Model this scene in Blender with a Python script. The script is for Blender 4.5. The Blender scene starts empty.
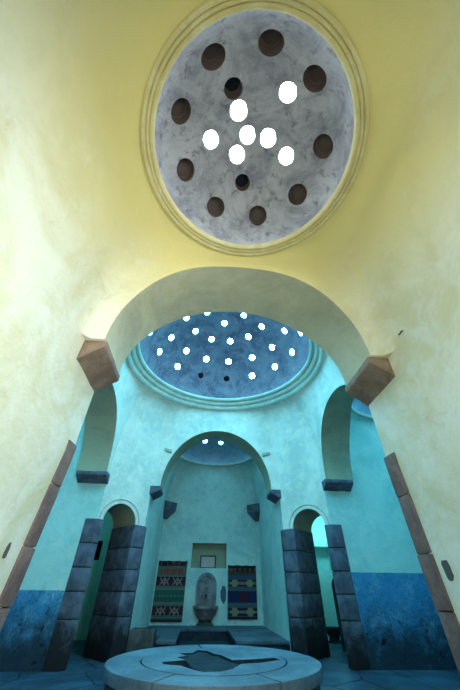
import bpy, bmesh, math, random
from mathutils import Vector, Matrix
random.seed(7)
PI = math.pi
S = bpy.context.scene
C = S.collection

# ------------------------------------------------------------------ plan of the bath house (metres)
A, Wi, Wa, T, B = 2.332, 1.53, 1.33, 0.625, 5.646     # hall half-width, recess half-width, arch half-width, arch depth, recess back wall
ZS, ZCB, ZP = 2.816, 2.63, 2.0                        # arch springing, corbel foot, pillar top
ZR, RR, YR = 4.12, 0.937, 4.215                       # small dome ring
ZR2, RR2 = 4.97, 1.88                                 # hall dome ring
RING = {0: (4.30, 1.27, 4.07), 1: (4.30, 1.27, 4.07), 2: (4.20, .961, 4.191), 3: (4.30, 1.27, 4.07)}   # height, radius, distance of each small dome
def flare(x, z):      # the near walls are battered: a little wider at the foot
    return max(0.0, 1.9-z)*(.115 if x < 0 else .07)
DG = (A + Wi) / math.sqrt(2)                          # distance of the diagonal walls
DT = 0.85                                             # diagonal wall thickness

# ------------------------------------------------------------------ materials
def newmat(name):
    m = bpy.data.materials.new(name); m.use_nodes = True
    nt = m.node_tree; b = nt.nodes['Principled BSDF']
    return m, nt, b
def rgb(h, k=1.0):
    def f(c):
        c /= 255; return (c/12.92 if c <= .04045 else ((c+.055)/1.055)**2.4)*k
    return (f(h[0]), f(h[1]), f(h[2]), 1)
def noise(nt, scale, detail=6, rough=.6, vec=None, dist=0):
    n = nt.nodes.new('ShaderNodeTexNoise'); n.inputs['Scale'].default_value = scale
    n.inputs['Detail'].default_value = detail; n.inputs['Roughness'].default_value = rough
    n.inputs['Distortion'].default_value = dist
    if vec: nt.links.new(vec, n.inputs['Vector'])
    return n.outputs['Fac']
def ramp(nt, fac, stops, interp='LINEAR'):
    r = nt.nodes.new('ShaderNodeValToRGB'); r.color_ramp.interpolation = interp
    e = r.color_ramp.elements
    while len(e) < len(stops): e.new(.5)
    for i, (p, c) in enumerate(stops):
        e[i].position = p; e[i].color = c if len(c) == 4 else (*c, 1)
    nt.links.new(fac, r.inputs['Fac']); return r.outputs['Color']
def mix(nt, fac, a, b, mode='MIX'):
    n = nt.nodes.new('ShaderNodeMix'); n.data_type = 'RGBA'; n.blend_type = mode
    for sock, v in ((n.inputs[0], fac), (n.inputs[6], a), (n.inputs[7], b)):
        if isinstance(v, bpy.types.NodeSocket): nt.links.new(v, sock)
        else: sock.default_value = v
    return n.outputs[2]
def math_(nt, op, a, b=0.0, c=None, clamp=False):
    n = nt.nodes.new('ShaderNodeMath'); n.operation = op; n.use_clamp = clamp
    for i, v in enumerate((a, b, c)):
        if v is None: continue
        if isinstance(v, bpy.types.NodeSocket): nt.links.new(v, n.inputs[i])
        else: n.inputs[i].default_value = v
    return n.outputs[0]
def coords(nt, sep=False):
    t = nt.nodes.new('ShaderNodeNewGeometry').outputs['Position']
    if not sep: return t
    s = nt.nodes.new('ShaderNodeSeparateXYZ'); nt.links.new(t, s.inputs[0])
    return t, s.outputs
def smooth(nt, v, lo, hi):
    n = nt.nodes.new('ShaderNodeMapRange'); n.interpolation_type = 'SMOOTHSTEP'
    nt.links.new(v, n.inputs[0]); n.inputs[1].default_value = lo; n.inputs[2].default_value = hi
    return n.outputs[0]
def bump(nt, b, h, strength=.3, dist=.02):
    n = nt.nodes.new('ShaderNodeBump'); n.inputs['Strength'].default_value = strength
    n.inputs['Distance'].default_value = dist
    nt.links.new(h, n.inputs['Height']); nt.links.new(n.outputs[0], b.inputs['Normal'])

def plaster(name, light, dark, tint, dado=None, dadoz=1.0, foot_dark=0.0, wash=None):
    m, nt, b = newmat(name)
    p, xyz = coords(nt, True)
    n1 = noise(nt, 1.3, 8, .65, p, .6); n2 = noise(nt, 5, 8, .7, p, .3); n3 = noise(nt, 26, 6, .7, p)
    c = mix(nt, smooth(nt, n1, .38, .64), light, dark)
    c = mix(nt, math_(nt, 'MULTIPLY', smooth(nt, n2, .46, .66), .6), c, tint)
    c = mix(nt, math_(nt, 'MULTIPLY', smooth(nt, n3, .5, .72), .38), c, dark)
    n4 = noise(nt, 3.1, 9, .75, p, 1.2); c = mix(nt, math_(nt, 'MULTIPLY', smooth(nt, n4, .56, .72), .35), c, (dark[0]*.62, dark[1]*.66, dark[2]*.7, 1))
    if wash:            # ochre limewash brushed around the near dome, thinning out with a ragged edge
        dx_ = math_(nt, 'MULTIPLY', xyz[0], xyz[0]); dy_ = math_(nt, 'ADD', xyz[1], 4.19); dy_ = math_(nt, 'MULTIPLY', dy_, dy_)
        rr = math_(nt, 'SQRT', math_(nt, 'ADD', dx_, dy_))
        rr = math_(nt, 'ADD', rr, math_(nt, 'MULTIPLY', math_(nt, 'SUBTRACT', n1, .5), 1.2))
        hz = math_(nt, 'ADD', xyz[2], math_(nt, 'MULTIPLY', n1, .8))
        wm = math_(nt, 'MULTIPLY', math_(nt, 'SUBTRACT', 1.0, smooth(nt, rr, 1.15, 2.1)), smooth(nt, hz, 3.1, 4.2))
        c = mix(nt, math_(nt, 'MULTIPLY', wm, .9), c, wash)
    if foot_dark > 0:       # darker towards the floor, with a ragged edge
        g = math_(nt, 'ADD', xyz[2], math_(nt, 'MULTIPLY', noise(nt, 3.2, 8, .75, p, .6), -1.5))
        g = math_(nt, 'ADD', g, .15)
        low_mask = math_(nt, 'SUBTRACT', 1.0, smooth(nt, g, -.45, .40))
    if dado:
        e = math_(nt, 'ADD', xyz[2], math_(nt, 'MULTIPLY', math_(nt, 'SUBTRACT', n3, .5), .03))
        dm = math_(nt, 'LESS_THAN', e, dadoz)
        chips = smooth(nt, n2, .60, .66)
        dc = mix(nt, math_(nt, 'MULTIPLY', smooth(nt, n2, .42, .62), .6), dado, (dado[0]*2.2+.03, dado[1]*1.4, dado[2]*1.1, 1))
        dc = mix(nt, math_(nt, 'MULTIPLY', chips, .35), dc, light)
        dc = mix(nt, math_(nt, 'MULTIPLY', smooth(nt, n3, .5, .62), .55), dc, (.02, .09, .16, 1)); c = mix(nt, dm, c, dc)
    if foot_dark > 0:
        c = mix(nt, math_(nt, 'MULTIPLY', low_mask, foot_dark), c, (.012, .013, .014, 1))
        spots = math_(nt, 'MULTIPLY', smooth(nt, noise(nt, 7, 3, .5, p, .8), .66, .70), math_(nt, 'SUBTRACT', 1.0, smooth(nt, xyz[2], .3, 1.0)))
        c = mix(nt, spots, c, (.01, .01, .012, 1))
    nt.links.new(c, b.inputs['Base Color']); b.inputs['Roughness'].default_value = .85
    b.inputs['Specular IOR Level'].default_value = .25
    hh = math_(nt, 'ADD', math_(nt, 'MULTIPLY', n2, 1.0), math_(nt, 'MULTIPLY', n3, .35))
    bump(nt, b, hh, .35, .03)
    return m
def stone(name, c1, c2, scale=14, rough=.75, crack=False, bumpk=.5, base_dark=False):
    m, nt, b = newmat(name)
    p = coords(nt)
    n1 = noise(nt, scale*.25, 6, .6, p, .4); n2 = noise(nt, scale*4, 4, .8, p)
    c = mix(nt, smooth(nt, n1, .35, .65), c1, c2)
    c = mix(nt, math_(nt, 'MULTIPLY', smooth(nt, n2, .45, .7), .6), c, (c1[0]*.35, c1[1]*.35, c1[2]*.35, 1))
    if base_dark:      # fades to near black towards the floor, in patches
        sx = nt.nodes.new('ShaderNodeSeparateXYZ'); nt.links.new(p, sx.inputs[0])
        g = math_(nt, 'ADD', sx.outputs[2], math_(nt, 'MULTIPLY', noise(nt, 3.5, 6, .7, p, .5), -1.6))
        low_mask = math_(nt, 'SUBTRACT', 1.0, smooth(nt, g, -.62, .05))
        c = mix(nt, math_(nt, 'MULTIPLY', low_mask, .92), c, (.012, .012, .012, 1))
    if crack:
        v = nt.nodes.new('ShaderNodeTexVoronoi'); v.feature = 'DISTANCE_TO_EDGE'; v.inputs['Scale'].default_value = 1.1
        w = nt.nodes.new('ShaderNodeVectorMath'); w.operation = 'MULTIPLY'; w.inputs[1].default_value = (1, .8, .01)
        nt.links.new(p, w.inputs[0]); nt.links.new(w.outputs[0], v.inputs['Vector'])
        k = math_(nt, 'SUBTRACT', 1.0, smooth(nt, v.outputs['Distance'], .004, .02))
        c = mix(nt, k, c, (.01, .012, .014, 1))
    nt.links.new(c, b.inputs['Base Color']); b.inputs['Roughness'].default_value = rough
    b.inputs['Specular IOR Level'].default_value = .18
    bump(nt, b, math_(nt, 'ADD', n1, math_(nt, 'MULTIPLY', n2, .4)), bumpk, .02)
    return m
def plain(name, c, rough=.8, metal=0):
    m, nt, b = newmat(name)
    p = coords(nt); n = noise(nt, 30, 4, .6, p)
    nt.links.new(mix(nt, math_(nt, 'MULTIPLY', n, .4), c, (c[0]*.6, c[1]*.6, c[2]*.6, 1)), b.inputs['Base Color'])
    b.inputs['Roughness'].default_value = rough; b.inputs['Metallic'].default_value = metal
    return m
def glow(name, c, s):
    m = bpy.data.materials.new(name); m.use_nodes = True; nt = m.node_tree
    nt.nodes.clear(); e = nt.nodes.new('ShaderNodeEmission'); o = nt.nodes.new('ShaderNodeOutputMaterial')
    e.inputs[0].default_value = (*c, 1); e.inputs[1].default_value = s
    nt.links.new(e.outputs[0], o.inputs[0]); return m

M = {}
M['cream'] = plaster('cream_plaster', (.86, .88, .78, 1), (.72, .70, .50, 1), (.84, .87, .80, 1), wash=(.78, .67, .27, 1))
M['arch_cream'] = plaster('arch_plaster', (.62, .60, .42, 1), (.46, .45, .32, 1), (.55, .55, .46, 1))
M['hall'] = plaster('hall_plaster', (.80, .80, .70, 1), (.56, .63, .56, 1), (.95, .90, .70, 1))
M['recess'] = plaster('recess_plaster', (.54, .72, .66, 1), (.38, .58, .56, 1), (.68, .78, .68, 1))
M['side_l'] = plaster('left_recess_plaster', (.52, .80, .74, 1), (.38, .68, .64, 1), (.66, .84, .74, 1), dado=(.05, .28, .52, 1), dadoz=.93, foot_dark=.9)
M['side_r'] = plaster('right_recess_plaster', (.52, .80, .74, 1), (.38, .68, .64, 1), (.66, .84, .74, 1), dado=(.05, .28, .52, 1), dadoz=1.235, foot_dark=.9)
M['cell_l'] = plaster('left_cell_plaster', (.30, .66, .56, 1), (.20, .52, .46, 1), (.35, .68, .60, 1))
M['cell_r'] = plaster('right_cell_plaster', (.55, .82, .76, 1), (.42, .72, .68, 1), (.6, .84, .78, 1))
M['olive'] = plaster('dim_cream_plaster', (.42, .43, .29, 1), (.32, .34, .24, 1), (.40, .44, .34, 1))  # cream plaster with its dim light put into the colour
M['ochre'] = plaster('ochre_moulding', (.72, .63, .32, 1), (.60, .52, .26, 1), (.78, .72, .48, 1))
M['hall_trim'] = plaster('aqua_moulding', (.52, .58, .46, 1), (.38, .46, .40, 1), (.60, .64, .52, 1))
M['shaft'] = plain('shaft_clay', (.24, .18, .16, 1))
M['shaft_blue'] = plain('shaft_plaster', (.20, .22, .26, 1))
M['board'] = plain('shutter_board', (.17, .13, .12, 1))
M['board_dark'] = plain('dark_shutter_board', (.012, .02, .04, 1))
M['dark'] = plain('recess_shade', (.012, .014, .014, 1))  # near-black shade put into the colour of slot and platform core
M['stone'] = stone('pillar_stone_hall_lit', (.15, .17, .22, 1), (.08, .095, .13, 1), 22, base_dark=True)  # blue cast of the hall light put into the stone's colour
M['stone_near_lit'] = stone('pillar_stone_near_lit', (.27, .20, .19, 1), (.16, .12, .12, 1), 22, base_dark=True)  # same stone, with the near room's light put into its colour
M['corbel'] = stone('corbel_stone', (.34, .25, .19, 1), (.22, .15, .12, 1), 20)
M['mortar'] = plain('mortar', (.03, .028, .028, 1))
M['pave'] = stone('paving_stone', (.05, .10, .15, 1), (.022, .045, .07, 1), 6, .55, True, .35)
M['marble'] = stone('platform_marble', (.21, .29, .35, 1), (.12, .17, .22, 1), 8, .45, False, .25)
M['drum'] = stone('drum_stone', (.17, .12, .08, 1), (.09, .065, .045, 1), 12)
M['slate'] = stone('broken_slate', (.035, .05, .065, 1), (.018, .026, .035, 1), 18)
M['trough'] = stone('trough_stone', (.12, .11, .11, 1), (.05, .05, .05, 1), 14)
M['bench'] = stone('bench_stone', (.12, .16, .20, 1), (.07, .09, .115, 1), 8, .6)
M['fount'] = stone('fountain_marble', (.33, .29, .31, 1), (.19, .165, .18, 1), 22)
M['patch'] = plain('worn_patch', (.10, .10, .09, 1))
M['patch_blue'] = plain('bare_render_patch', (.07, .11, .15, 1))
M['iron'] = plain('iron', (.02, .02, .02, 1), .5, .6)
M['wood'] = plain('dark_wood', (.03, .05, .05, 1), .6)
M['pane'] = plain('milky_pane', (.35, .38, .40, 1), .3)

def dome_mat(name, c1, c2, c3):
    m, nt, b = newmat(name); p = coords(nt)
    n1 = noise(nt, 2.2, 8, .7, p, .8); n2 = noise(nt, 9, 8, .7, p, .5); n3 = noise(nt, 40, 4, .7, p)
    c = mix(nt, smooth(nt, n1, .38, .66), c1, c2)
    c = mix(nt, math_(nt, 'MULTIPLY', smooth(nt, n2, .52, .68), .7), c, c3)
    c = mix(nt, math_(nt, 'MULTIPLY', smooth(nt, n3, .5, .7), .25), c, c2)
    nt.links.new(c, b.inputs['Base Color']); b.inputs['Roughness'].default_value = .8
    bump(nt, b, math_(nt, 'ADD', n2, math_(nt, 'MULTIPLY', n3, .3)), .4, .02)
    return m
M['dome_grey'] = dome_mat('grey_dome_plaster', (.50, .51, .58, 1), (.24, .25, .32, 1), (.11, .11, .15, 1))
M['dome_blue'] = dome_mat('blue_dome_plaster', (.16, .14, .17, 1), (.07, .055, .09, 1), (.30, .22, .24, 1))
M['dome_pale'] = dome_mat('pale_dome_plaster', (.40, .50, .60, 1), (.22, .32, .44, 1), (.50, .58, .62, 1))
GLOW2 = glow('hall_skylight_glass', (.17, .70, 1.0), 165)
GLOW1 = glow('near_skylight_glass', (.70, .88, 1.0), 60)
GLOW4 = glow('side_skylight_glass', (.16, .70, 1.0), 130)
GLOW3 = glow('recess_skylight_glass', (.16, .70, 1.0), 60)

# ------------------------------------------------------------------ object helpers
def link(name, me, mat=None, parent=None):
    o = bpy.data.objects.new(name, me); C.objects.link(o)
    if mat is not None:
        for mm in (mat if isinstance(mat, (list, tuple)) else [mat]): me.materials.append(mm)
    if parent is not None: o.parent = parent
    return o
def bmobj(name, bm, mat=None, parent=None, smooth_angle=None, recalc=True):
    if recalc: bmesh.ops.recalc_face_normals(bm, faces=bm.faces)
    me = bpy.data.meshes.new(name); bm.to_mesh(me); bm.free()
    if smooth_angle is not None:
        me.shade_smooth(); me.set_sharp_from_angle(angle=math.radians(smooth_angle))
    return link(name, me, mat, parent)
def tag(o, label, cat, group=None):
    o['label'] = label; o['category'] = cat
    if group: o['group'] = group
    return o
def struct(o): o['kind'] = 'structure'; return o
def empty(name, loc=(0, 0, 0)):
    o = bpy.data.objects.new(name, None); C.objects.link(o); o.location = loc; o.empty_display_size = .1; return o
def prism(bm, poly, z0, z1):
    lo = [bm.verts.new((x, y, z0)) for x, y in poly]; hi = [bm.verts.new((x, y, z1)) for x, y in poly]
    n = len(poly)
    bm.faces.new(lo[::-1]); bm.faces.new(hi)
    for i in range(n): bm.faces.new((lo[i], lo[(i+1) % n], hi[(i+1) % n], hi[i]))
def extrude_profile(bm, prof, p0, p1, up=Vector((0, 0, 1))):
    """prof: (u, z) outline; extruded from p0 to p1 (horizontal); u runs to the right of the direction"""
    p0 = Vector(p0); p1 = Vector(p1); d = (p1-p0).normalized(); r = d.cross(up)
    a = [bm.verts.new(p0 + r*u + up*z) for u, z in prof]; b_ = [bm.verts.new(p1 + r*u + up*z) for u, z in prof]
    n = len(prof); bm.faces.new(a); bm.faces.new(b_[::-1])
    for i in range(n): bm.faces.new((a[i], b_[i], b_[(i+1) % n], a[(i+1) % n]))
def box(bm, x0, x1, y0, y1, z0, z1): prism(bm, [(x0, y0), (x1, y0), (x1, y1), (x0, y1)], z0, z1)
def bevel(bm, w, seg=2):
    bmesh.ops.remove_doubles(bm, verts=bm.verts, dist=1e-5)
    bmesh.ops.bevel(bm, geom=list(bm.edges), offset=w, segments=seg, affect='EDGES', profile=.6, clamp_overlap=True)
def rough(bm, amp, scale, cuts=0):
    from mathutils import noise as nz
    if cuts: bmesh.ops.subdivide_edges(bm, edges=bm.edges[:], cuts=cuts, use_grid_fill=True)
    bm.normal_update()
    for v in bm.verts: v.co += v.normal*nz.noise(v.co*scale + Vector((3.1, 1.7, 9)))*amp
def rot(k, p):
    """quarter turns of the plan: k=0 back recess (+Y), 1 left (-X), 2 near (-Y), 3 right (+X)"""
    x, y = p[0], p[1]
    for _ in range(k): x, y = -y, x
    return (x, y) if len(p) == 2 else (x, y, p[2])
def loft(bm, rings):
    vs = [[bm.verts.new(p) for p in r] for r in rings]
    n = len(vs[0])
    for a, b_ in zip(vs, vs[1:]):
        for i in range(n): bm.faces.new((a[i], a[(i+1) % n], b_[(i+1) % n], b_[i]))
    bm.faces.new(vs[0][::-1]); bm.faces.new(vs[-1])

# ------------------------------------------------------------------ air volumes; their union is the inside of the building
def ray_poly(poly, ang):
    dx, dy = math.cos(ang), math.sin(ang); best = None; n = len(poly)
    for i in range(n):
        (x1, y1), (x2, y2) = poly[i], poly[(i+1) % n]
        den = dx*(y2-y1) - dy*(x2-x1)
        if abs(den) < 1e-12: continue
        t = (x1*(y2-y1) - y1*(x2-x1))/den; u = (x1*dy - y1*dx)/den
        if t > 0 and -1e-9 <= u <= 1+1e-9 and (best is None or t > best): best = t
    return best*dx, best*dy
def rrect(x0, x1, y0, y1, r, n=8):
    out = []
    for cx, cy, a0 in ((x1-r, y1-r, 0), (x0+r, y1-r, 90), (x0+r, y0+r, 180), (x1-r, y0+r, 270)):
        for i in range(n+1):
            a = math.radians(a0 + 90*i/n); out.append((cx+r*math.cos(a), cy+r*math.sin(a)))
    return out
def wprof(s): return 1 - math.sqrt(max(0, 1-s*s))

def recess_volume(k, b=.66):
    N = 144; bm = bmesh.new(); cy = (A+T+B)/2
    poly = rrect(-1.5306, 1.5306, A+T-cy, B-cy, .08 if k == 2 else .05); ZR, RR, YR = RING[k]
    base = [ray_poly(poly, 2*PI*i/N) for i in range(N)]
    poly2 = rrect(-1.5306, 1.5306, A+T-cy, B-cy, .30 if k == 2 else .05)
    base2 = [ray_poly(poly2, 2*PI*i/N) for i in range(N)]
    ro = RR + (.10 if k == 2 else .09)
    circ = [(ro*math.cos(2*PI*i/N), ro*math.sin(2*PI*i/N) + YR - cy) for i in range(N)]
    z0 = 2.75; rings = []
    for z in (-.05, 1.0, 1.9, 2.3):
        fl = [flare(-x, z) if k == 2 else 0 for x, y in base]
        rings.append([(x*(1+f_/1.5306), y+cy, z) for (x, y), f_ in zip(base, fl)])
    K = 22
    for j in range(K+1):
        s = math.sin(j/K*PI/2); w = wprof(s) ; z = z0 + (ZR-.01-z0)*s
        t = min(1, max(0, (z-ZS-.01)/.9)); t = t*t*(3-2*t); bb = [(p_[0]*(1-t)+q_[0]*t, p_[1]*(1-t)+q_[1]*t) for p_, q_ in zip(base, base2)]
        rings.append([(a[0]*(1-w)+c[0]*w, a[1]*(1-w)+c[1]*w+cy, z) for a, c in zip(bb, circ)])
    K = 20
    for j in range(K):
        a = j/K*PI/2; r = RR*math.cos(a); z = ZR + .02 + b*math.sin(a)
        rings.append([(r*math.cos(2*PI*i/N), r*math.sin(2*PI*i/N)+YR, z) for i in range(N)])
    rings = [[rot(k, p) for p in r] for r in rings]
    loft(bm, rings); return bm
def hall_volume():
    N = 192; bm = bmesh.new(); W = Wi + .004; b = 1.6
    poly = [(W, A), (-W, A), (-A, W), (-A, -W), (-W, -A), (W, -A), (A, -W), (A, W)]
    angs = sorted([math.atan2(y, x) % (2*PI) for x, y in poly])
    # spread the samples so that every corner gets one
    full = []
    for i in range(8):
        a0 = angs[i]; a1 = angs[(i+1) % 8] + (2*PI if i == 7 else 0)
        full += [a0 + (a1-a0)*j/24 for j in range(24)]
    base = [ray_poly(poly, a) for a in full]
    ro = 2.13; circ = [(ro*math.cos(a), ro*math.sin(a)) for a in full]
    rings = [[(x, y, z) for x, y in base] for z in (-.06, 1.0, 2.0, 2.5)]
    z0 = 2.9; K = 24
    for j in range(K+1):
        s = math.sin(j/K*PI/2); w = wprof(s); z = z0 + (ZR2-.23-z0)*s
        rings.append([(a[0]*(1-w)+c[0]*w, a[1]*(1-w)+c[1]*w, z) for a, c in zip(base, circ)])
    K = 28
    for j in range(K):
        a = j/K*PI/2; r = RR2*math.cos(a); z = ZR2 + .02 + b*math.sin(a)
        rings.append([(r*math.cos(t), r*math.sin(t), z) for t in full])
    loft(bm, rings); return bm
def arch_pts(w, zs, rise, n=40):
    return [(w*math.cos(PI*i/n), zs + rise*math.sin(PI*i/n)) for i in range(n+1)]
RISE = {0: 1.40, 1: 1.33, 2: 1.215, 3: 1.33}
def passage_volume(k):
    bm = bmesh.new()
    prof = [(-Wi, -.07), (Wi, -.07), (Wi, ZS)] + arch_pts(Wa, ZS, RISE[k]) + [(-Wi, ZS)]
    if k == 2:      # seen from the hall the profile runs the other way round
        prof = [(-Wi-flare(1, 0), 0), (-Wi-flare(1, 0), -.07), (Wi+flare(-1, 0), -.07), (Wi+flare(-1, 0), 0), (Wi, 1.9), (Wi, ZS)] + arch_pts(Wa, ZS, RISE[k]) + [(-Wi, ZS), (-Wi, 1.9)]
    extrude_profile(bm, prof, rot(k, (0, A-.3, 0)), rot(k, (0, A+T+.3, 0))); return bm
def diag_frame(k):
    n = Vector((*rot(k, (-1, 1)), 0)).normalized(); return n, Vector((n.y, -n.x, 0))
def door_off(k, r):      # the doorway sits a little towards the side recess
    side = Vector((-1 if k == 0 else 1, 0, 0)); return r*(.065 if r.dot(side) > 0 else -.065)
def door_volume(k):
    bm = bmesh.new(); n, r = diag_frame(k); o = door_off(k, r)
    prof = [(-.38, -.08), (.38, -.08), (.38, ZP)] + arch_pts(.38, ZP, .34, 24)[1:-1] + [(-.38, ZP)]
    extrude_profile(bm, prof, n*(DG-.15)+o, n*(DG+DT+.3)+o); return bm
def cell_volume(k):
    bm = bmesh.new(); q = (DG+DT)*math.sqrt(2)-1.95
    poly = [rot(k, p) for p in ((-1.95, q), (-q, 1.95), (-5, 1.95), (-5, 5), (-1.95, 5))]
    prism(bm, poly, -.09, 2.9); return bm
def ellip(rho, R, b): return b*math.sqrt(max(0, 1-(rho/R)**2))
def shaft_volume(cx, cy, zc, R, b, rho, ang, rad, depth):
    """a round shaft bored square to the dome shell; returns bm, centre and outward axis"""
    a = math.radians(ang); x = rho*math.cos(a); y = rho*math.sin(a); z = ellip(rho, R, b)
    p = Vector((cx+x, cy+y, zc+.02+z)); n = Vector((x/R**2, y/R**2, z/b**2)).normalized()
    if R < 1.5: n = (n*.55 + Vector((0, 0, 1))*.45).normalized()
    bm = bmesh.new()
    bmesh.ops.create_cone(bm, cap_ends=True, segments=28, radius1=rad, radius2=rad, depth=depth+.12,
        matrix=Matrix.Translation(p + n*(depth-.12)/2) @ n.to_track_quat('Z', 'Y').to_matrix().to_4x4())
    return bm, p, n

def tmp(bm):
    bmesh.ops.recalc_face_normals(bm, faces=bm.faces)
    me = bpy.data.meshes.new('tmp'); bm.to_mesh(me); bm.free()
    o = bpy.data.objects.new('tmp', me); C.objects.link(o); return o
def union_into(base, bms):
    objs = [tmp(b_) for b_ in bms]
    for o in objs:
        md = base.modifiers.new('b', 'BOOLEAN'); md.operation = 'UNION'; md.solver = 'EXACT'; md.object = o
        dg = bpy.context.evaluated_depsgraph_get(); me = bpy.data.meshes.new_from_object(base.evaluated_get(dg))
        base.modifiers.clear(); old = base.data; base.data = me; bpy.data.meshes.remove(old)
        bpy.data.objects.remove(o)
    return base

# skylights: (rho, angle, radius, lit)
near_holes = [(.772, a, .114, False) for a in (-4, 36, 76, 117, 157, -163, -124, -85, -48)]
near_holes += [(.475, -119, .095, 'dark'), (.535, -54, .09, True), (.45, 16, .09, True), (.45, 95, .092, 'dark'), (.44, 175, .09, True)]
near_holes += [(.28, -124, .095, True), (.20, -4, .093, True), (.22, 127, .093, True), (.04, -150, .09, True)]
hall_holes = [(.51, 91+72*i, .082, True) for i in range(5)] + [(1.03, 79+30*i, .084, True) for i in range(12)]
hall_holes += [(1.49, 83+24.6*i if i < 8 else 83+24.6*7+(360-24.6*7)/7*(i-7)*1.0, .086, True) for i in range(14)]
hall_holes += [(1.757, 85+24*i, .086, ('dark' if i in (0, 1) else True)) for i in range(15)]
back_holes = [(.72, 30+45*i, .09, True) for i in range(8)]

win_n = [0]
def add_windows(cx, cy, zc, R, b, holes, mats, seat, glowmat):
    """framed round panes seated in the shafts"""
    for rho, ang, rad, lit in holes:
        bm, p, n = shaft_volume(cx, cy, zc, R, b, rho, ang, rad, .2); bm.free()
        win_n[0] += 1
        d = seat if lit is True else .17
        Mx = Matrix.Translation(p + n*d) @ n.to_track_quat('Z', 'Y').to_matrix().to_4x4()
        bm = bmesh.new()            # frame ring
        loops = []
        for r_, z_ in ((rad*1.0, 0), (rad*.90, 0), (rad*.90, .02), (rad*1.0, .02)):
            loops.append([bm.verts.new(Mx @ Vector((r_*math.cos(2*PI*i/28), r_*math.sin(2*PI*i/28), z_))) for i in range(28)])
        for q in range(4):
            a_, b_ = loops[q], loops[(q+1) % 4]
            for i in range(28): bm.faces.new((a_[i], a_[(i+1) % 28], b_[(i+1) % 28], b_[i]))
        f = struct(bmobj('window_%d' % win_n[0], bm, mats[0]))
        bm = bmesh.new()            # slightly bulging pane
        rr_ = []
        for r_, z_ in ((.93, .012), (.7, .002), (.4, -.006)):
            rr_.append([bm.verts.new(Mx @ Vector((rad*r_*math.cos(2*PI*i/28), rad*r_*math.sin(2*PI*i/28), z_))) for i in range(28)])
        for a_, b_ in zip(rr_, rr_[1:]):
            for i in range(28): bm.faces.new((a_[i], a_[(i+1) % 28], b_[(i+1) % 28], b_[i]))
        bm.faces.new(rr_[-1])
        bmobj('pane' if lit is True else 'shutter', bm, glowmat if lit is True else (mats[2] if lit == 'dark' else mats[1]), f, 40)

def holes_vol(cx, cy, zc, R, b, holes): return [shaft_volume(cx, cy, zc, R, b, h[0], h[1], h[2], .22)[0] for h in holes]

shell = tmp(hall_volume())
union_into(shell, holes_vol(0, 0, ZR2, RR2, 1.6, hall_holes))
recs = []
for k in range(4):
    o = tmp(recess_volume(k))
    ZR, RR, YR = RING[k]; cx, cy = rot(k, (0, YR))
    hl = near_holes if k == 2 else back_holes
    union_into(o, holes_vol(cx, cy, ZR, RR, .66, hl))
    bm = bmesh.new(); bm.from_mesh(o.data); bpy.data.objects.remove(o); recs.append(bm)
vols = []
for k in range(4):
    vols += [passage_volume(k), recs[k]]
for k in (0, 3):
    vols += [cell_volume(k), door_volume(k)]
bm = bmesh.new(); box(bm, -.55, .50, B-.1, B+.28, 1.44, 2.05); vols.append(bm)          # niche over the fountain
bm = bmesh.new(); box(bm, 3.06, 3.60, 4.9, 5.5, 1.39, 1.96); vols.append(bm)           # recess in the right cell
bm = bmesh.new(); box(bm, -3.22, -3.07, 4.9, 5.25, 1.55, 1.99); vols.append(bm)         # slot in the left cell
bm = bmesh.new()                                                                         # unseen entrance, added behind the viewer to let fill light in
extrude_profile(bm, [(-.8, -.1), (.8, -.1), (.8, 1.7)] + arch_pts(.8, 1.7, .7, 24)[1:-1] + [(-.8, 1.7)], (0, -B+.1, 0), (0, -B-.5, 0)); vols.append(bm)
bm = bmesh.new(); box(bm, .55, 1.15, -B-.4, -B+.1, 2.0, 2.7); vols.append(bm)                # unseen opening, added behind the viewer to light the left wall
union_into(shell, vols)

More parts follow.
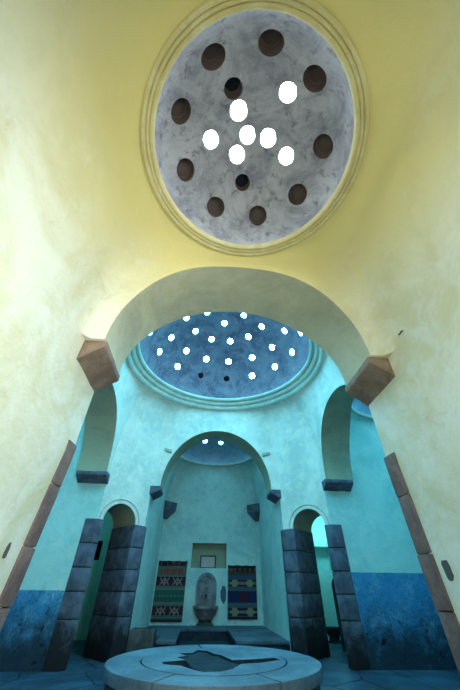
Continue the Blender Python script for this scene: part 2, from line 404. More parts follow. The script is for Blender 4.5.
# ------------------------------------------------------------------ split the shell into walls, arches and domes
src = bmesh.new(); src.from_mesh(shell.data); bpy.data.objects.remove(shell)
src.normal_update()
MATN = ['hall', 'recess', 'cream', 'side_l', 'side_r', 'arch_cream', 'cell_l', 'cell_r', 'olive', 'dome_grey', 'dome_blue', 'dome_pale', 'shaft', 'shaft_blue', 'dark']
MI = {n: i for i, n in enumerate(MATN)}
groups = {}
KNAME = {0: 'back', 1: 'left', 2: 'front', 3: 'right'}
for f in src.faces:
    c = f.calc_center_median(); n = f.normal
    if n.z < -.9 and c.z < -.02: continue
    x, y, z = c
    name = None
    if max(abs(x), abs(y)) < A+.002 and abs(x)+abs(y) < A+Wi+.02 or (math.hypot(x, y) < 2.2 and z > ZR2-.05):
        if z > ZR2+.005:
            e = (x*x+y*y)/RR2**2 + ((z-ZR2-.02)/1.6)**2
            name = 'ceiling'; mt = 'dome_blue' if e < 1.02 else 'shaft_blue'
        else:
            name = 'wall_center'; mt = 'hall'
    else:
        for k in range(4):
            u, v = x, y
            for _ in range((4-k) % 4): u, v = -v, u
            ZR, RR, YR = RING[k]
            if v > A-.05 and abs(u) < Wi+(.26 if k == 2 else .03) and v > abs(u)*.9:
                if z > ZR+.005 and math.hypot(u, v-YR) < RR+.3 and v > A+T-.3 and n.z > -2 and (v > A+T+.02 or z > 4.25):
                    e = (u*u+(v-YR)**2)/RR**2 + ((z-ZR-.02)/.66)**2
                    name = 'ceiling_' + KNAME[k]
                    mt = ('dome_grey' if k == 2 else 'dome_pale') if e < 1.04 else ('shaft' if k == 2 else 'shaft_blue')
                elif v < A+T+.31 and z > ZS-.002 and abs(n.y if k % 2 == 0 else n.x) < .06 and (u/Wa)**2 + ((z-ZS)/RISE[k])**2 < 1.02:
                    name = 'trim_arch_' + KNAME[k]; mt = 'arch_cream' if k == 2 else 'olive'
                else:
                    name = 'wall_' + KNAME[k]
                    mt = ['recess', 'side_l', 'cream', 'side_r'][k]
                    if k == 0 and v > B+.01: mt = 'olive'
                    if k == 2 and v > B+.01: mt = 'cream'
                break
        if name is None:
            left = x < 0
            dd = abs(x)+abs(y)
            if dd < (DG+DT)*math.sqrt(2)-.01 and z > ZP-.01 : name = 'trim_door_' + ('left' if left else 'right'); mt = 'olive'
            elif dd < (DG+DT)*math.sqrt(2)-.01: name = 'wall_door_' + ('left' if left else 'right'); mt = 'olive'
            else:
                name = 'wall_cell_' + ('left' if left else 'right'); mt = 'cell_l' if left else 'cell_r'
                if left and y > 5.01: mt = 'dark'  # the slot's shade is put into its colour
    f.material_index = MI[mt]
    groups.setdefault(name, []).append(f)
remap = {'ceiling': 'ceiling', 'trim_arch_back': 'trim_1', 'trim_arch_left': 'trim_2', 'trim_arch_front': 'trim_3', 'trim_arch_right': 'trim_4', 'trim_door_left': 'trim_5', 'trim_door_right': 'trim_6'}
for name, faces in groups.items():
    bm = bmesh.new(); vm = {}
    for f in faces:
        vs = []
        for v in f.verts:
            if v not in vm: vm[v] = bm.verts.new(v.co)
            vs.append(vm[v])
        try: nf = bm.faces.new(vs[::-1])
        except ValueError: continue
        nf.material_index = f.material_index
    nm = remap.get(name, 'ceiling' if name.startswith('ceiling') else name)
    o = bmobj(nm, bm, [M[q] for q in MATN], None, 50 if nm == 'wall_front' else 32, recalc=False)
    struct(o)
src.free()

# floor
bm = bmesh.new(); box(bm, -6.2, 6.2, -6.6, 6.2, -.2, 0)
struct(bmobj('floor', bm, M['pave']))

# ------------------------------------------------------------------ ring mouldings
tn = [6]
def ring_trim(cx, cy, prof, mat):
    tn[0] += 1; bm = bmesh.new(); N = 128
    loops = [[bm.verts.new((cx+r*math.cos(2*PI*i/N), cy+r*math.sin(2*PI*i/N), z)) for i in range(N)] for r, z in prof]
    for q in range(len(loops)):
        a_, b_ = loops[q], loops[(q+1) % len(loops)]
        for i in range(N): bm.faces.new((a_[i], a_[(i+1) % N], b_[(i+1) % N], b_[i]))
    return struct(bmobj('trim_%d' % tn[0], bm, mat, None, 30))
def lip(r0, r1, z, drop):       # rounded lip between two radii hanging below z
    out = [(r1, z+.05)]
    for i in range(7):
        a = PI*i/6; out.append(((r0+r1)/2 + (r1-r0)/2*math.cos(a), z - drop*math.sin(a)))
    out.append((r0, z+.05)); return out
for k in range(4):
    ZR, RR, YR = RING[k]; cx, cy = rot(k, (0, YR)); m_ = M['ochre'] if k == 2 else M['hall_trim']
    ring_trim(cx, cy, lip(RR-.008, RR+.035, ZR, .022), m_)
    ring_trim(cx, cy, lip(RR+.033, RR+.066, ZR-.012, .014), m_)
    if k == 2: ring_trim(cx, cy, lip(RR+.066, RR+.108, ZR-.026, .018), m_)
def cornice(p0, p1, bulge):      # rounded moulding lying on the slope from p0 to p1 (radius, height)
    (r0, z0), (r1, z1) = p0, p1; L_ = math.hypot(r1-r0, z1-z0); nx, nz = (z1-z0)/L_, -(r1-r0)/L_
    out = [(r1+.06, z1+.06)]
    for i in range(9):
        a = i/8; h = bulge*math.sin(PI*a)**.6 if 0 < i < 8 else -.012
        out.append((r1+(r0-r1)*a+nx*h, z1+(z0-z1)*a+nz*h))
    out.append((r0+.06, z0+.06)); return out
ring_trim(0, 0, cornice((1.872, 4.985), (1.955, 4.915), .028), M['hall_trim'])
ring_trim(0, 0, cornice((1.962, 4.905), (2.045, 4.83), .022), M['hall_trim'])
ring_trim(0, 0, cornice((2.052, 4.82), (2.135, 4.735), .024), M['hall_trim'])

add_windows(0, 0, ZR2, RR2, 1.6, hall_holes, (M['shaft_blue'], M['board_dark'], M['board_dark']), .03, GLOW2)
ZR, RR, YR = RING[2]; cx, cy = rot(2, (0, YR)); add_windows(cx, cy, ZR, RR, .66, near_holes, (M['shaft'], M['board'], M['board_dark']), .05, GLOW1)
for k in (0, 1, 3):
    ZR, RR, YR = RING[k]; cx, cy = rot(k, (0, YR)); add_windows(cx, cy, ZR, RR, .66, back_holes, (M['shaft_blue'], M['board_dark'], M['board_dark']), .03, GLOW3 if k == 0 else GLOW4)

# round mouldings over the small doors, and little plaster spurs beside the arches
for k in (0, 3):
    n, r = diag_frame(k); tn[0] += 1; bm = bmesh.new(); N = 28
    loops = []
    o_ = door_off(k, r)
    for rr_, dd in ((.455, .002), (.467, -.014), (.479, .002)):
        loops.append([bm.verts.new(n*(DG+dd) + o_ + r*(rr_*math.cos(PI*i/N)) + Vector((0, 0, ZP+(rr_-.05)*math.sin(PI*i/N)))) for i in range(N+1)])
    for a_, b_ in zip(loops, loops[1:]):
        for i in range(N): bm.faces.new((a_[i], a_[i+1], b_[i+1], b_[i]))
    struct(bmobj('trim_%d' % tn[0], bm, M['hall_trim'], None, 40))

# ------------------------------------------------------------------ stone pillars at the corners of the hall
JZ = [0, .57, .92, 1.25, 1.61, 2.0]
def pillar(V, cheek, diag, label, jz=JZ, sw0=.215, dw0=.262, gap=.009, batter=False):
    """V corner point; cheek / diag unit directions along both wall faces"""
    V = Vector((*V, 0)); ch = Vector((*cheek, 0)); dg_ = Vector((*diag, 0))
    root = empty('stone_pillar', V); tag(root, label, 'pillar', 'stone pillars at the corners of the domed hall')
    nd = V.copy(); nd = (Vector((math.copysign(1, V.x), math.copysign(1, V.y), 0))).normalized()   # out of the hall, square to the diagonal wall
    # direction into the recess opening, square to the cheek
    no = Vector((-ch.y, ch.x, 0));
    if no.dot(dg_) > 0: no = -no
    def plan(off, cut=0.0):
        sw = sw0-cut; dw = dw0-cut
        p0 = V + no*off - nd*off*.8 - ch*off*.1
        p1 = V + dg_*(dw+off) - nd*off
        p2 = V + dg_*(dw+off) + nd*(DT-.01)
        p3 = V + ch*(sw+.16) + dg_*.16
        p4 = V + ch*sw + no*off
        return [(p.x-V.x, p.y-V.y) for p in (p0, p1, p2, p3, p4)]
    bm = bmesh.new(); prism(bm, plan(.003), 0, jz[-1]-.02); 
    if batter:
        for v_ in bm.verts:
                fl = flare(V.x, v_.co.z); v_.co.x += math.copysign(fl, V.x); v_.co.y += fl
    bmobj('mortar_core', bm, M['mortar'], root)
    for a_, b_ in zip(jz, jz[1:]):
        bm = bmesh.new(); prism(bm, plan(.014 + random.uniform(-.002, .004)), a_+gap, b_-gap if b_ < jz[-1] else b_)
        bevel(bm, .008, 2); rough(bm, .004, 9)
        if batter:
            for v_ in bm.verts:
                fl = flare(V.x, v_.co.z); v_.co.x += math.copysign(fl, V.x); v_.co.y += fl
        bmobj('stone_block', bm, M['stone_near_lit' if batter else 'stone'], root, 35)
    return root
q = math.sqrt(.5)
pillar((-A, Wi), (-1, 0), (q, q), 'blue-grey block pillar left of the left doorway, beside the blue dado', dw0=.125)
pillar((-Wi, A), (0, 1), (-q, -q), 'dark block pillar between the left doorway and the rug recess')
pillar((A, Wi), (1, 0), (-q, q), 'blue-grey block pillar right of the right doorway, beside the blue dado', dw0=.125)
pillar((Wi, A), (0, 1), (q, -q), 'dark block pillar between the right doorway and the rug recess')
JN = [0, .38, .86, 1.21, 1.64, 2.0]
pillar((-Wi, -A), (0, -1), (-q, q), 'slanting pinkish stone strip edging the cream wall at left', JN, .16, .12, .003, True)
pillar((Wi, -A), (0, -1), (q, q), 'slanting pinkish stone strip edging the cream wall at right', JN, .16, .12, .003, True)

# ------------------------------------------------------------------ corbels under the arches
def corbel(k, side, label):
    bm = bmesh.new()
    s = side; zc = 2.585 if k == 2 else ZCB
    prof = [(Wi+.05, ZS+.004), (Wa-.015, ZS+.004), (Wa-.015, ZS-.062), (Wa-.002, ZS-.075), (Wa+.06, ZS-.115), (Wi+.004, zc), (Wi+.05, zc)]
    v0 = A-.02; v1 = A+T-.03
    a_ = [bm.verts.new(rot(k, (s*u, v0, z))) for u, z in prof]; b_ = [bm.verts.new(rot(k, (s*u, v1, z))) for u, z in prof]
    n_ = len(prof); bm.faces.new(a_); bm.faces.new(b_[::-1])
    for i in range(n_): bm.faces.new((a_[i], b_[i], b_[(i+1) % n_], a_[(i+1) % n_]))
    bmesh.ops.recalc_face_normals(bm, faces=bm.faces)
    bevel(bm, .006, 2)
    bmesh.ops.subdivide_edges(bm, edges=[e for e in bm.edges if e.calc_length() > .3], cuts=6)
    rough(bm, .008, 7)
    o = bmobj('stone_corbel', bm, M['corbel'] if k == 2 else M['stone'], None, 30)
    return tag(o, label, 'corbel', 'stone corbels under the arches')
corbel(2, 1, 'large brown stone corbel under the left end of the near arch')
corbel(2, -1, 'large brown stone corbel under the right end of the near arch')
corbel(0, -1, 'small dark corbel at the left foot of the middle arch')
corbel(0, 1, 'small dark corbel at the right foot of the middle arch')
corbel(1, 1, 'long dark corbel under the olive side arch at left')
corbel(3, -1, 'long dark corbel under the olive side arch at right')
def corner_corbel(s, label):
    bm = bmesh.new(); b_ = B+.02; w = Wi+.02
    lv = [(3.12, .40), (2.90, .38), (2.86, .34), (2.66, .12)]
    loops = []
    for z, e in lv:
        pts = [(s*w, b_), (s*w, b_-e-.03), (s*(w-.05), b_-e-.05), (s*(w-e), b_-.09), (s*(w-e), b_)]
        loops.append([bm.verts.new((x, y, z)) for x, y in pts])
    bm.faces.new(loops[0]); bm.faces.new(loops[-1][::-1])
    for a1, a2 in zip(loops, loops[1:]):
        for i in range(5): bm.faces.new((a1[i], a1[(i+1) % 5], a2[(i+1) % 5], a2[i]))
    bmesh.ops.recalc_face_normals(bm, faces=bm.faces); bevel(bm, .008)
    tag(bmobj('stone_corbel', bm, M['stone'], None, 30), label, 'corbel', 'stone corbels under the arches')
corner_corbel(-1, 'blue-grey corner corbel high above the left rug')
corner_corbel(1, 'blue-grey corner corbel high above the right rug')
# plaster spurs where the arches leave the hall wall
def spur(p, d, n):
    tn[0] += 1; bm = bmesh.new(); p = Vector(p); d = Vector(d); n = Vector(n)
    a_ = [p - n*.03 + Vector((0, 0, -.05)), p - n*.03 + Vector((0, 0, .05)), p + n*.07 + Vector((0, 0, .06)), p + n*.07 + Vector((0, 0, .0))]
    v1 = [bm.verts.new(x) for x in a_]; v2 = [bm.verts.new(x + d*.19) for x in a_]
    bm.faces.new(v1); bm.faces.new(v2[::-1])
    for i in range(4): bm.faces.new((v1[i], v2[i], v2[(i+1) % 4], v1[(i+1) % 4]))
    struct(bmobj('trim_%d' % tn[0], bm, M['olive']))
spur((-1.16, A, 3.6), (-1, 0, .25), (0, -1, 0)); spur((1.16, A, 3.6), (1, 0, .25), (0, -1, 0))

# ------------------------------------------------------------------ round stone platform in the hall
DX, DY, DR, DH = -.03, .14, 1.305, .30
root = empty('round_stone_platform', (DX, DY, 0))
tag(root, 'low round marble platform with a broken centre on the hall floor', 'platform')
def sector(bm, r0, r1, a0, a1, z0, z1, n=None):
    n = n or max(3, int(abs(a1-a0)/5)); pts = []
    for i in range(n+1):
        a = math.radians(a0+(a1-a0)*i/n); pts.append((r1*math.cos(a), r1*math.sin(a)))
    for i in range(n, -1, -1):
        a = math.radians(a0+(a1-a0)*i/n); pts.append((r0*math.cos(a), r0*math.sin(a)))
    lo = [bm.verts.new((x, y, z0)) for x, y in pts]; hi = [bm.verts.new((x, y, z1)) for x, y in pts]
    m = len(pts); h = n+1
    for i in range(m): bm.faces.new((lo[i], lo[(i+1) % m], hi[(i+1) % m], hi[i]))
    for i in range(n):
        bm.faces.new((hi[i], hi[i+1], hi[m-2-i], hi[m-1-i])); bm.faces.new((lo[m-1-i], lo[m-2-i], lo[i+1], lo[i]))
def crisp(bm, w=.006):
    bmesh.ops.recalc_face_normals(bm, faces=bm.faces)
    es = [e for e in bm.edges if len(e.link_faces) == 2 and e.calc_face_angle(0) > .6]
    bmesh.ops.bevel(bm, geom=es, offset=w, segments=2, affect='EDGES', profile=.6, clamp_overlap=True)
RA = [176, 241, 297, 372, 459]          # joints of the rim slabs
for a0, a1 in zip(RA, RA[1:] + [178+360]):
    bm = bmesh.new(); sector(bm, .905, DR, a0+.55, a1-.55, DH-.10, DH+random.uniform(-.004, .004)); crisp(bm, .010)
    bmobj('rim_slab', bm, M['marble'], root, 35)
DA = [160, 205, 250, 290, 335, 380, 425, 470]
for a0, a1 in zip(DA, DA[1:] + [520]):
    bm = bmesh.new(); sector(bm, .9, DR-.045, a0+.3, a1-.3, 0.0, DH-.112); crisp(bm, .010)
    bmobj('drum_block', bm, M['drum'], root, 35)
bm = bmesh.new(); bmesh.ops.create_cone(bm, cap_ends=True, segments=72, radius1=DR-.06, radius2=DR-.06, depth=DH-.13, matrix=Matrix.Translation((0, 0, (DH-.13)/2)))
bmobj('core', bm, M['dark'], root, 35)  # near-black colour stands for the shade down in the gaps
# the middle disc with its broken-out hole
hole = [(-.21, .72), (-.07, .63), (.02, .40), (.10, .31), (.22, -.05), (.50, .0), (.78, .10), (.83, -.04), (.55, -.22), (.30, -.30), (.18, -.57), (.04, -.70), (-.15, -.72), (-.28, -.56), (-.40, -.38), (-.60, -.30), (-.64, -.16), (-.36, -.04), (-.48, .17), (-.35, .24), (-.46, .45), (-.28, .47)]
star = [(-.20, .66), (-.09, .57), (-.02, .38), (.06, .27), (.19, -.07), (.27, -.24), (.16, -.53), (.03, -.66), (-.14, -.67), (-.24, -.50), (-.31, -.24), (-.34, -.05), (-.42, .16), (-.32, .26), (-.40, .42), (-.25, .48)]
disc = bmesh.new(); bmesh.ops.create_cone(disc, cap_ends=True, segments=96, radius1=.886, radius2=.886, depth=.09, matrix=Matrix.Translation((0, 0, DH-.045)))
do = tmp(disc); hb = bmesh.new(); prism(hb, hole, DH-.2, DH+.1); ho = tmp(hb)
md = do.modifiers.new('b', 'BOOLEAN'); md.operation = 'DIFFERENCE'; md.solver = 'EXACT'; md.object = ho
me = bpy.data.meshes.new_from_object(do.evaluated_get(bpy.context.evaluated_depsgraph_get()))
bpy.data.objects.remove(do); bpy.data.objects.remove(ho)
me.shade_smooth(); me.set_sharp_from_angle(angle=.5); me.materials.clear(); link('center_slab', me, [M['marble'], M['slate']], root)
for p_ in me.polygons: p_.material_index = 1 if abs(p_.normal.z) < .5 and p_.center.xy.length < .875 else 0  # cut faces darkened: shade of the gap put into the colour
bm = bmesh.new(); prism(bm, star, DH-.14, DH-.012); rough(bm, .012, 6)
bmobj('broken_stone', bm, M['slate'], root)

# ------------------------------------------------------------------ back recess: bench, trough, fountain, rugs
BZ = .22
bm = bmesh.new(); prism(bm, [(-1.02, 2.66), (-.66, 2.66), (-.66, 4.8), (.50, 4.8), (.50, 2.66), (1.525, 2.66), (1.525, B-.002), (-1.525, B-.002), (-1.525, 2.9), (-1.02, 2.9)], 0, BZ-.05)
root = empty('stone_bench', (0, 0, 0)); tag(root, 'low pale stone bench around the dark pit before the fountain', 'bench')
bmobj('bench_body', bm, M['slate'], root)  # dark colour carries the shade on the faces around the pit
bm = bmesh.new(); box(bm, -.65, .49, 2.7, 4.79, 0, .02); bmobj('pit_shade_slab', bm, M['slate'], root)  # slab added, with the pit's shade put into its colour
def slab(x0, x1, y0, y1):
    bm = bmesh.new(); box(bm, x0+.006, x1-.006, y0+.006, y1-.006, BZ-.05, BZ); bevel(bm, .008); bmobj('bench_slab', bm, M['bench'], root, 35)
for a_ in ((-1.02, -.64, 2.63, 3.5), (-1.525, -.64, 3.5, 4.78), (-1.525, -.5, 4.78, B-.003), (-.5, .5, 4.78, B-.003), (.5, 1.525, 4.78, B-.003), (.48, 1.525, 3.7, 4.78), (.48, 1.525, 2.63, 3.7)): slab(*a_)

bm = bmesh.new(); X0, X1, Y0, Y1, H = -1.50, -1.04, 2.36, 2.86, .385
o_ = [(X0, Y0), (X1, Y0), (X1, Y1), (X0, Y1)]; i_ = [(X0+.07, Y0+.07), (X1-.07, Y0+.07), (X1-.07, Y1-.07), (X0+.07, Y1-.07)]
lo = [bm.verts.new((*p, 0)) for p in o_]; hi = [bm.verts.new((*p, H)) for p in o_]; ih = [bm.verts.new((*p, H)) for p in i_]; il = [bm.verts.new((p[0], p[1], H-.2)) for p in i_]
bm.faces.new(lo[::-1]); bm.faces.new(il)
for i in range(4):
    j = (i+1) % 4; bm.faces.new((lo[i], lo[j], hi[j], hi[i])); bm.faces.new((hi[i], hi[j], ih[j], ih[i])); bm.faces.new((ih[i], ih[j], il[j], il[i]))
bevel(bm, .015); rough(bm, .012, 5)
tag(bmobj('stone_trough', bm, M['trough'], None, 40), 'square grey stone trough at the left foot of the rug recess', 'trough')

FX = -.06
root = empty('wall_fountain', (FX, B, BZ)); tag(root, 'carved arched stone wall fountain with a basin between the rugs', 'fountain')
def fbm(): return bmesh.new()
def plate(bm, prof, y0, y1):
    a_ = [bm.verts.new((x, y0, z)) for x, z in prof]; b_ = [bm.verts.new((x, y1, z)) for x, z in prof]; n_ = len(prof)
    bm.faces.new(a_); bm.faces.new(b_[::-1])
    for i in range(n_): bm.faces.new((a_[i], b_[i], b_[(i+1) % n_], a_[(i+1) % n_]))
def archp(w, zb, zs, rise, n=20): return [(-w, zb), (w, zb)] + [(w*math.cos(PI*i/n), zs+rise*math.sin(PI*i/n)) for i in range(n+1)]
bm = fbm(); plate(bm, archp(.27, .40, .84, .26), -.06, .0); crisp(bm, .008); bmobj('backplate', bm, M['fount'], root, 35)
bm = fbm()      # raised border
n_ = 20; outer = archp(.285, .42, .84, .275); inner = archp(.215, .42, .84, .205)
for q_ in range(1, len(outer)-0):
    pass
ov = outer[1:] + [outer[0]]; iv = inner[1:] + [inner[0]]
L = []
for (ox, oz), (ix, iz) in zip(ov, iv):
    L.append([bm.verts.new((ox, -.05, oz)), bm.verts.new((ox, -.10, oz)), bm.verts.new((ix, -.10, iz)), bm.verts.new((ix, -.05, iz))])
for a_, b_ in zip(L, L[1:]):
    for i in range(4): bm.faces.new((a_[i], b_[i], b_[(i+1) % 4], a_[(i+1) % 4]))
bm.faces.new(L[0]); bm.faces.new(L[-1][::-1]); bmobj('border', bm, M['fount'], root, 35)
bm = fbm()      # carved rosette and stem
for (px, pz, r_) in ((0, .93, .075), (0, .78, .05), (-.08, .70, .035), (.08, .70, .035)):
    bmesh.ops.create_cone(bm, cap_ends=True, segments=12, radius1=r_, radius2=r_*.55, depth=.03, matrix=Matrix.Translation((px, -.07, pz)) @ Matrix.Rotation(PI/2, 4, 'X'))
bmobj('carving', bm, M['fount'], root, 35)
bm = fbm()
bmesh.ops.create_cone(bm, cap_ends=True, segments=16, radius1=.022, radius2=.018, depth=.12, matrix=Matrix.Translation((0, -.12, .60)) @ Matrix.Rotation(PI/2, 4, 'X'))
bmesh.ops.create_cone(bm, cap_ends=True, segments=16, radius1=.016, radius2=.014, depth=.05, matrix=Matrix.Translation((0, -.17, .575)))
box(bm, -.035, .035, -.16, -.145, .62, .635)
o = bmobj('faucet', bm, M['iron'], root, 35); o['label'] = 'dark metal faucet'
# basin: half-round bowl
bm = fbm(); N = 24
def half(w, d, z): return [(w*math.cos(PI+PI*i/N), d*math.sin(PI+PI*i/N), z) for i in range(N+1)]
rings = [half(.20, .18, .12), half(.29, .29, .22), half(.33, .35, .33), half(.35, .38, .345), half(.35, .38, .395), half(.29, .32, .395), half(.26, .28, .30), half(.18, .16, .26)]
V_ = [[bm.verts.new(p) for p in r] for r in rings]
for a_, b_ in zip(V_, V_[1:]):
    for i in range(N): bm.faces.new((a_[i], a_[i+1], b_[i+1], b_[i]))
bm.faces.new(V_[0][::-1]); bm.faces.new(V_[-1])
bmobj('basin', bm, M['fount'], root, 35)
bm = fbm(); rings = [half(.24, .24, 0), half(.22, .2, .03), half(.17, .15, .06), half(.19, .17, .125)]
V_ = [[bm.verts.new(p) for p in r] for r in rings]
for a_, b_ in zip(V_, V_[1:]):
    for i in range(N): bm.faces.new((a_[i], a_[i+1], b_[i+1], b_[i]))
bm.faces.new(V_[0][::-1]); bm.faces.new(V_[-1]); bmobj('pedestal', bm, M['trough'], root, 35)

# framed pane in the niche
root = empty('framed_pane', (-.045, B+.26, 1.44)); tag(root, 'small dark framed milky pane standing in the niche above the fountain', 'frame')
bm = fbm()
for a_ in ((-.24, .24, .0, .03), (-.24, .24, .29, .32), (-.24, -.205, .03, .29), (.205, .24, .03, .29)): box(bm, a_[0], a_[1], -.03, .01, a_[2], a_[3])
bmobj('frame', bm, M['wood'], root)
bm = fbm(); box(bm, -.205, .205, -.01, .0, .03, .29); bmobj('pane', bm, M['pane'], root)

# kilims: woven pattern as coloured cells
KP = {'k': (.014, .012, .016, 1), 'm': (.085, .012, .025, 1), 'r': (.30, .05, .04, 1), 'o': (.42, .16, .07, 1), 'g': (.13, .17, .13, 1),
      't': (.035, .13, .095, 1), 'w': (.33, .22, .22, 1), 'n': (.015, .02, .09, 1), 'b': (.065, .085, .15, 1), 'y': (.34, .30, .16, 1), 'p': (.34, .16, .17, 1), 's': (.20, .22, .19, 1)}
KK = list(KP); KM = []
for kx in KK:
    m_, nt, b_ = newmat('kilim_yarn_' + {'k': 'black', 'm': 'maroon', 'r': 'red', 'o': 'orange', 'g': 'sage', 't': 'green', 'w': 'ivory', 'n': 'navy', 'b': 'slate', 'y': 'straw', 'p': 'pink', 's': 'grey'}[kx])
    n_ = noise(nt, 90, 3, .6, coords(nt)); c_ = KP[kx]
    nt.links.new(mix(nt, n_, c_, (c_[0]*.45, c_[1]*.45, c_[2]*.45, 1)), b_.inputs['Base Color']); b_.inputs['Roughness'].default_value = .95
    bump(nt, b_, n_, .5, .01); KM.append(m_)
def xx(u, v):       # paired crosses with arms, u across 0..1, v 0..1 in the band
    for cx_ in (.28, .72):
        du = abs(u-cx_); dv = abs(v-.5)
        for ox in (-.075, .075):
            d1 = abs(u-cx_-ox)/.075
            if d1 < 1 and abs(d1-dv*2.6) < .35: return True
        if du < .018 and dv < .4: return True
    return False
def rug_left(u, v):
    if v < .09: return 'r' if (int(u*24) % 5 == 2 and .02 < v < .07) or (u > .45 and int(u*30+v*90) % 4 == 0) else 'k'
    if v < .145: return 'g'
    if v < .235:
        if u < .09 or u > .91: return 'g'
        return ('o' if int(u*40) % 4 < 2 else 'r') if .165 < v < .185 or .205 < v < .225 else ('p' if int(u*40) % 4 == 3 else 'r')
    if v < .285: return 's' if v > .262 else 'g'
    if v < .435:
        return 'w' if xx(u, (v-.285)/.15) else ('m' if .30 < v < .42 else 'k')
    if v < .50: return 'g' if v < .47 else 's'
    if v < .70:
        w_ = abs(v-.6)
        if w_ < .012 and int(u*30) % 4 < 2: return 's'
        if .045 < w_ < .052 and int(u*30) % 3 == 0: return 'k'
        return 't'
    if v < .765: return 'g' if v > .73 else 's'
    if v < .90: return 'w' if xx(u, (v-.765)/.135) else ('m' if .78 < v < .885 else 'k')
    if v < .96: return 'g' if int(v*200) % 3 else 't'
    return 'k'
def hexband(u, v):
    for cx_ in (.24, .76):
        du = abs(u-cx_)
        if du < .10 and abs(v-.5) < .46-max(0, du-.05)*4: return 'y'
        if du < .15 and abs(v-.5) < .14: return 'y'
    if abs(v-.5) < .16: return 'p' if abs(u-.5) < .10 else 'g'
    if abs(v-.5) > .40: return 'b'
    return 'k'
def rug_right(u, v):
    if v < .06: return 'k'
    if v < .12: return 'r' if (int(u*28) % 5 in (1, 2)) or u < .18 else 'k'
    if v < .19: return 'y' if (int(u*22) % 2 == 0 and .135 < v < .15) or (int(u*22) % 2 and .165 < v < .18) else 'k'
    if v < .27: return 'b'
    if v < .43: return hexband(u, (v-.27)/.16)
    if v < .50: return 'b' if int(v*150) % 3 else 'g'
    if v < .71: return 'm' if abs(u-.53) < .14 and .53 < v < .69 else 'n'
    if v < .79: return 'b' if int(v*150) % 3 else 'g'
    if v < .96: return hexband(u, (v-.79)/.17)
    return 'k'
def rug(x0, x1, ztop, zbot, fn, lean, label):
    nx, nz = 64, 100; bm = bmesh.new(); y = B-.02
    V_ = []
    for j in range(nz+1):
        v = j/nz; row = []
        for i in range(nx+1):
            u = i/nx
            sag = .012*abs(math.sin(u*PI*3.0))*(1-v)**2
            row.append(bm.verts.new((x0+(x1-x0)*u + lean*v, y - .012*math.sin(u*9+v*2)*v - .012, ztop-sag+(zbot-ztop)*v)))
        V_.append(row)
    for j in range(nz):
        for i in range(nx):
            f = bm.faces.new((V_[j][i], V_[j+1][i], V_[j+1][i+1], V_[j][i+1]))
            f.material_index = KK.index(fn((i+.5)/nx, (j+.5)/nz))
    me = bpy.data.meshes.new('kilim_rug'); bm.to_mesh(me); bm.free(); me.shade_smooth()
    o = link('kilim_rug', me, KM); md = o.modifiers.new('s', 'SOLIDIFY'); md.thickness = .012; md.offset = 0
    return tag(o, label, 'rug', 'woven rugs hanging beside the fountain')
rug(-1.49, -.655, 1.60, .285, rug_left, -.022, 'green and maroon woven rug with cross motifs hanging left of the fountain')
rug(.55, 1.38, 1.52, .345, rug_right, 0, 'navy and black woven rug with straw hexagons hanging right of the fountain')

# worn patches on the plaster beside the fountain and on the near walls
def blob(name, c, ax1, ax2, nrm, r1, r2, mat, label, cat='patch', seed=1):
    rn = random.Random(seed); bm = bmesh.new(); N = 22; c = Vector(c); a1, a2, nn = Vector(ax1), Vector(ax2), Vector(nrm)
    lo, hi = [], []
    for i in range(N):
        a = 2*PI*i/N; k = rn.uniform(.86, 1.06)
        p = c + a1*(r1*k*math.cos(a)) + a2*(r2*k*math.sin(a)); lo.append(bm.verts.new(p - nn*.01)); hi.append(bm.verts.new(p*1 + nn*.004))
    bm.faces.new(lo[::-1]); bm.faces.new(hi)
    for i in range(N): bm.faces.new((lo[i], lo[(i+1) % N], hi[(i+1) % N], hi[i]))
    return tag(bmobj(name, bm, mat), label, cat)
blob('worn_patch', (.43, B, .86), (1, 0, 0), (0, 0, 1), (0, -1, 0), .085, .20, M['patch_blue'], 'grey-blue worn patch of plaster between fountain and right rug', seed=3)
blob('worn_patch', (-1.613, -2.60, 1.165), (0, 1, 0), (0, 0, 1), (1, 0, 0), .022, .05, M['patch'], 'small dark leaf-shaped chip in the cream wall at left', seed=5)
blob('worn_patch', (1.586, -2.545, 1.11), (0, 1, 0), (0, 0, 1), (-1, 0, 0), .045, .085, M['patch'], 'grey rubbed patch on the cream wall beside the right strip', seed=8)
# iron hook on the right cream wall
bm = bmesh.new()
pts = [Vector((1.55, -3.28, 2.885)), Vector((1.515, -3.265, 2.88)), Vector((1.505, -3.235, 2.865)), Vector((1.51, -3.22, 2.875))]
def tube(bm, pts, r, n=8):
    L = []
    for i, p in enumerate(pts):
        d = (pts[min(i+1, len(pts)-1)] - pts[max(i-1, 0)]).normalized(); q_ = d.to_track_quat('Z', 'Y').to_matrix()
        L.append([bm.verts.new(p + q_ @ Vector((r*math.cos(2*PI*j/n), r*math.sin(2*PI*j/n), 0))) for j in range(n)])
    for a_, b_ in zip(L, L[1:]):
        for j in range(n): bm.faces.new((a_[j], a_[(j+1) % n], b_[(j+1) % n], b_[j]))
    bm.faces.new(L[0][::-1]); bm.faces.new(L[-1])
tube(bm, pts, .006)
tag(bmobj('wall_hook', bm, M['iron'], None, 40), 'small dark iron hook on the cream wall above the right corbel', 'hook')

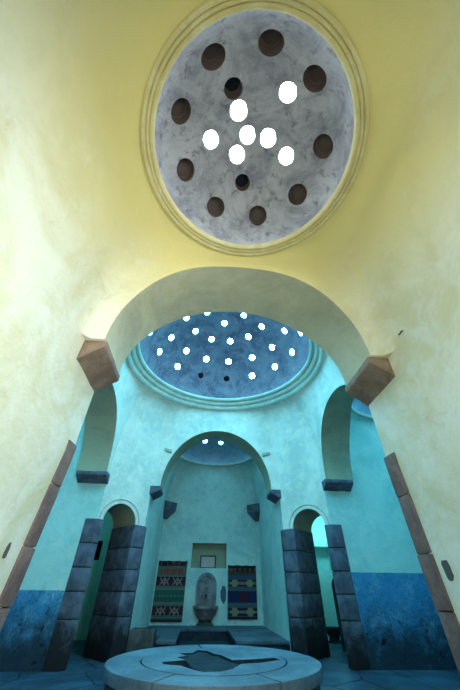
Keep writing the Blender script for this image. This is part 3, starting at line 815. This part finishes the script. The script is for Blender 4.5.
# inside the right cell: a standing stone and a basin
bm = bmesh.new()
a_ = archp(.22, 0, 1.05, .2, 12)
d_ = Vector((1, .15, 0)).normalized(); r_ = Vector((d_.y, -d_.x, 0)); pc = Vector((3.02, 3.32, 0))
f1 = [bm.verts.new(pc + d_*x + Vector((0, 0, z)) - r_*.07) for x, z in a_]; f2 = [bm.verts.new(pc + d_*x + Vector((0, 0, z)) + r_*.07) for x, z in a_]
bm.faces.new(f1); bm.faces.new(f2[::-1])
for i in range(len(a_)): bm.faces.new((f1[i], f2[i], f2[(i+1) % len(a_)], f1[(i+1) % len(a_)]))
crisp(bm, .015)
tag(bmobj('standing_stone', bm, M['slate'], None, 35), 'dark round-topped standing stone inside the right doorway', 'stone')
def lathe(bm, cx, cy, prof, N=28):
    L = [[bm.verts.new((cx+r*math.cos(2*PI*i/N), cy+r*math.sin(2*PI*i/N), z)) for i in range(N)] for r, z in prof]
    for a1, a2 in zip(L, L[1:]):
        for i in range(N): bm.faces.new((a1[i], a1[(i+1) % N], a2[(i+1) % N], a2[i]))
    bm.faces.new(L[0][::-1]); bm.faces.new(L[-1])
bm = bmesh.new(); lathe(bm, 3.10, 4.60, [(.17, 0), (.13, .04), (.12, .10), (.2, .2), (.22, .27), (.18, .27), (.14, .22), (.06, .2)])
tag(bmobj('wash_basin', bm, M['slate'], None, 40), 'dark stone wash basin on the cell floor through the right doorway', 'basin')
bm = bmesh.new(); lathe(bm, -3.72, 4.6, [(.17, 0), (.13, .04), (.12, .10), (.2, .2), (.22, .27), (.18, .27), (.14, .22), (.06, .2)])
tag(bmobj('wash_basin', bm, M['slate'], None, 40), 'dark stone wash basin on the cell floor through the left doorway', 'basin')

# ------------------------------------------------------------------ light
def area(name, loc, target, size, power, col, shape='DISK', size_y=None):
    l = bpy.data.lights.new(name, 'AREA'); l.energy = power; l.color = col; l.shape = shape; l.size = size
    if size_y: l.size_y = size_y
    o = bpy.data.objects.new(name, l); C.objects.link(o); o.location = loc
    o.rotation_euler = (Vector(target)-Vector(loc)).to_track_quat('-Z', 'Y').to_euler(); return o
def point(name, loc, power, col, r=.1):
    l = bpy.data.lights.new(name, 'POINT'); l.energy = power; l.color = col; l.shadow_soft_size = r
    o = bpy.data.objects.new(name, l); C.objects.link(o); o.location = loc; return o
area('added_entrance_fill', (0, -B-.30, .9), (0, -4.4, 3.2), 1.3, 32, (1, .97, .88), 'RECTANGLE', 1.2)  # unseen source, added to fill the near room
area('added_window_fill', (.85, -B-.3, 2.35), (-1.5, -4.2, 2.2), .5, 80, (.97, 1, .92), 'RECTANGLE', .6).data.spread = math.radians(125)  # unseen source, added to brighten the left wall
point('cell_light_left', (-3.6, 3.9, 2.5), 9, (.2, .75, .9))
point('cell_light_right', (3.3, 4.4, 2.3), 30, (.2, .75, .9))

w = bpy.data.worlds.new('World'); S.world = w; w.use_nodes = True
w.node_tree.nodes['Background'].inputs[0].default_value = (.6, .8, 1, 1); w.node_tree.nodes['Background'].inputs[1].default_value = 1.0

# ------------------------------------------------------------------ camera
cd = bpy.data.cameras.new('Camera'); co = bpy.data.objects.new('Camera', cd); C.objects.link(co); S.camera = co
pitch, roll, yaw = .701, .0116, .0749
fw = Vector((math.sin(yaw)*math.cos(pitch), math.cos(yaw)*math.cos(pitch), math.sin(pitch)))
r = Vector((math.cos(yaw), -math.sin(yaw), 0)); u = r.cross(fw)
Rv = r*math.cos(roll) + u*math.sin(roll); Uv = -r*math.sin(roll) + u*math.cos(roll)
mw = Matrix((Rv, Uv, -fw)).transposed().to_4x4(); mw.translation = Vector((-.2758, -5.1585, .975)); co.matrix_world = mw
cd.sensor_fit = 'VERTICAL'; cd.sensor_height = 36; cd.lens = 288.99*36/690; cd.clip_start = .02

S.view_settings.view_transform = 'Standard'; S.view_settings.look = 'None'; S.view_settings.gamma = 1
S.view_settings.use_curve_mapping = False; S.view_settings.exposure = 0
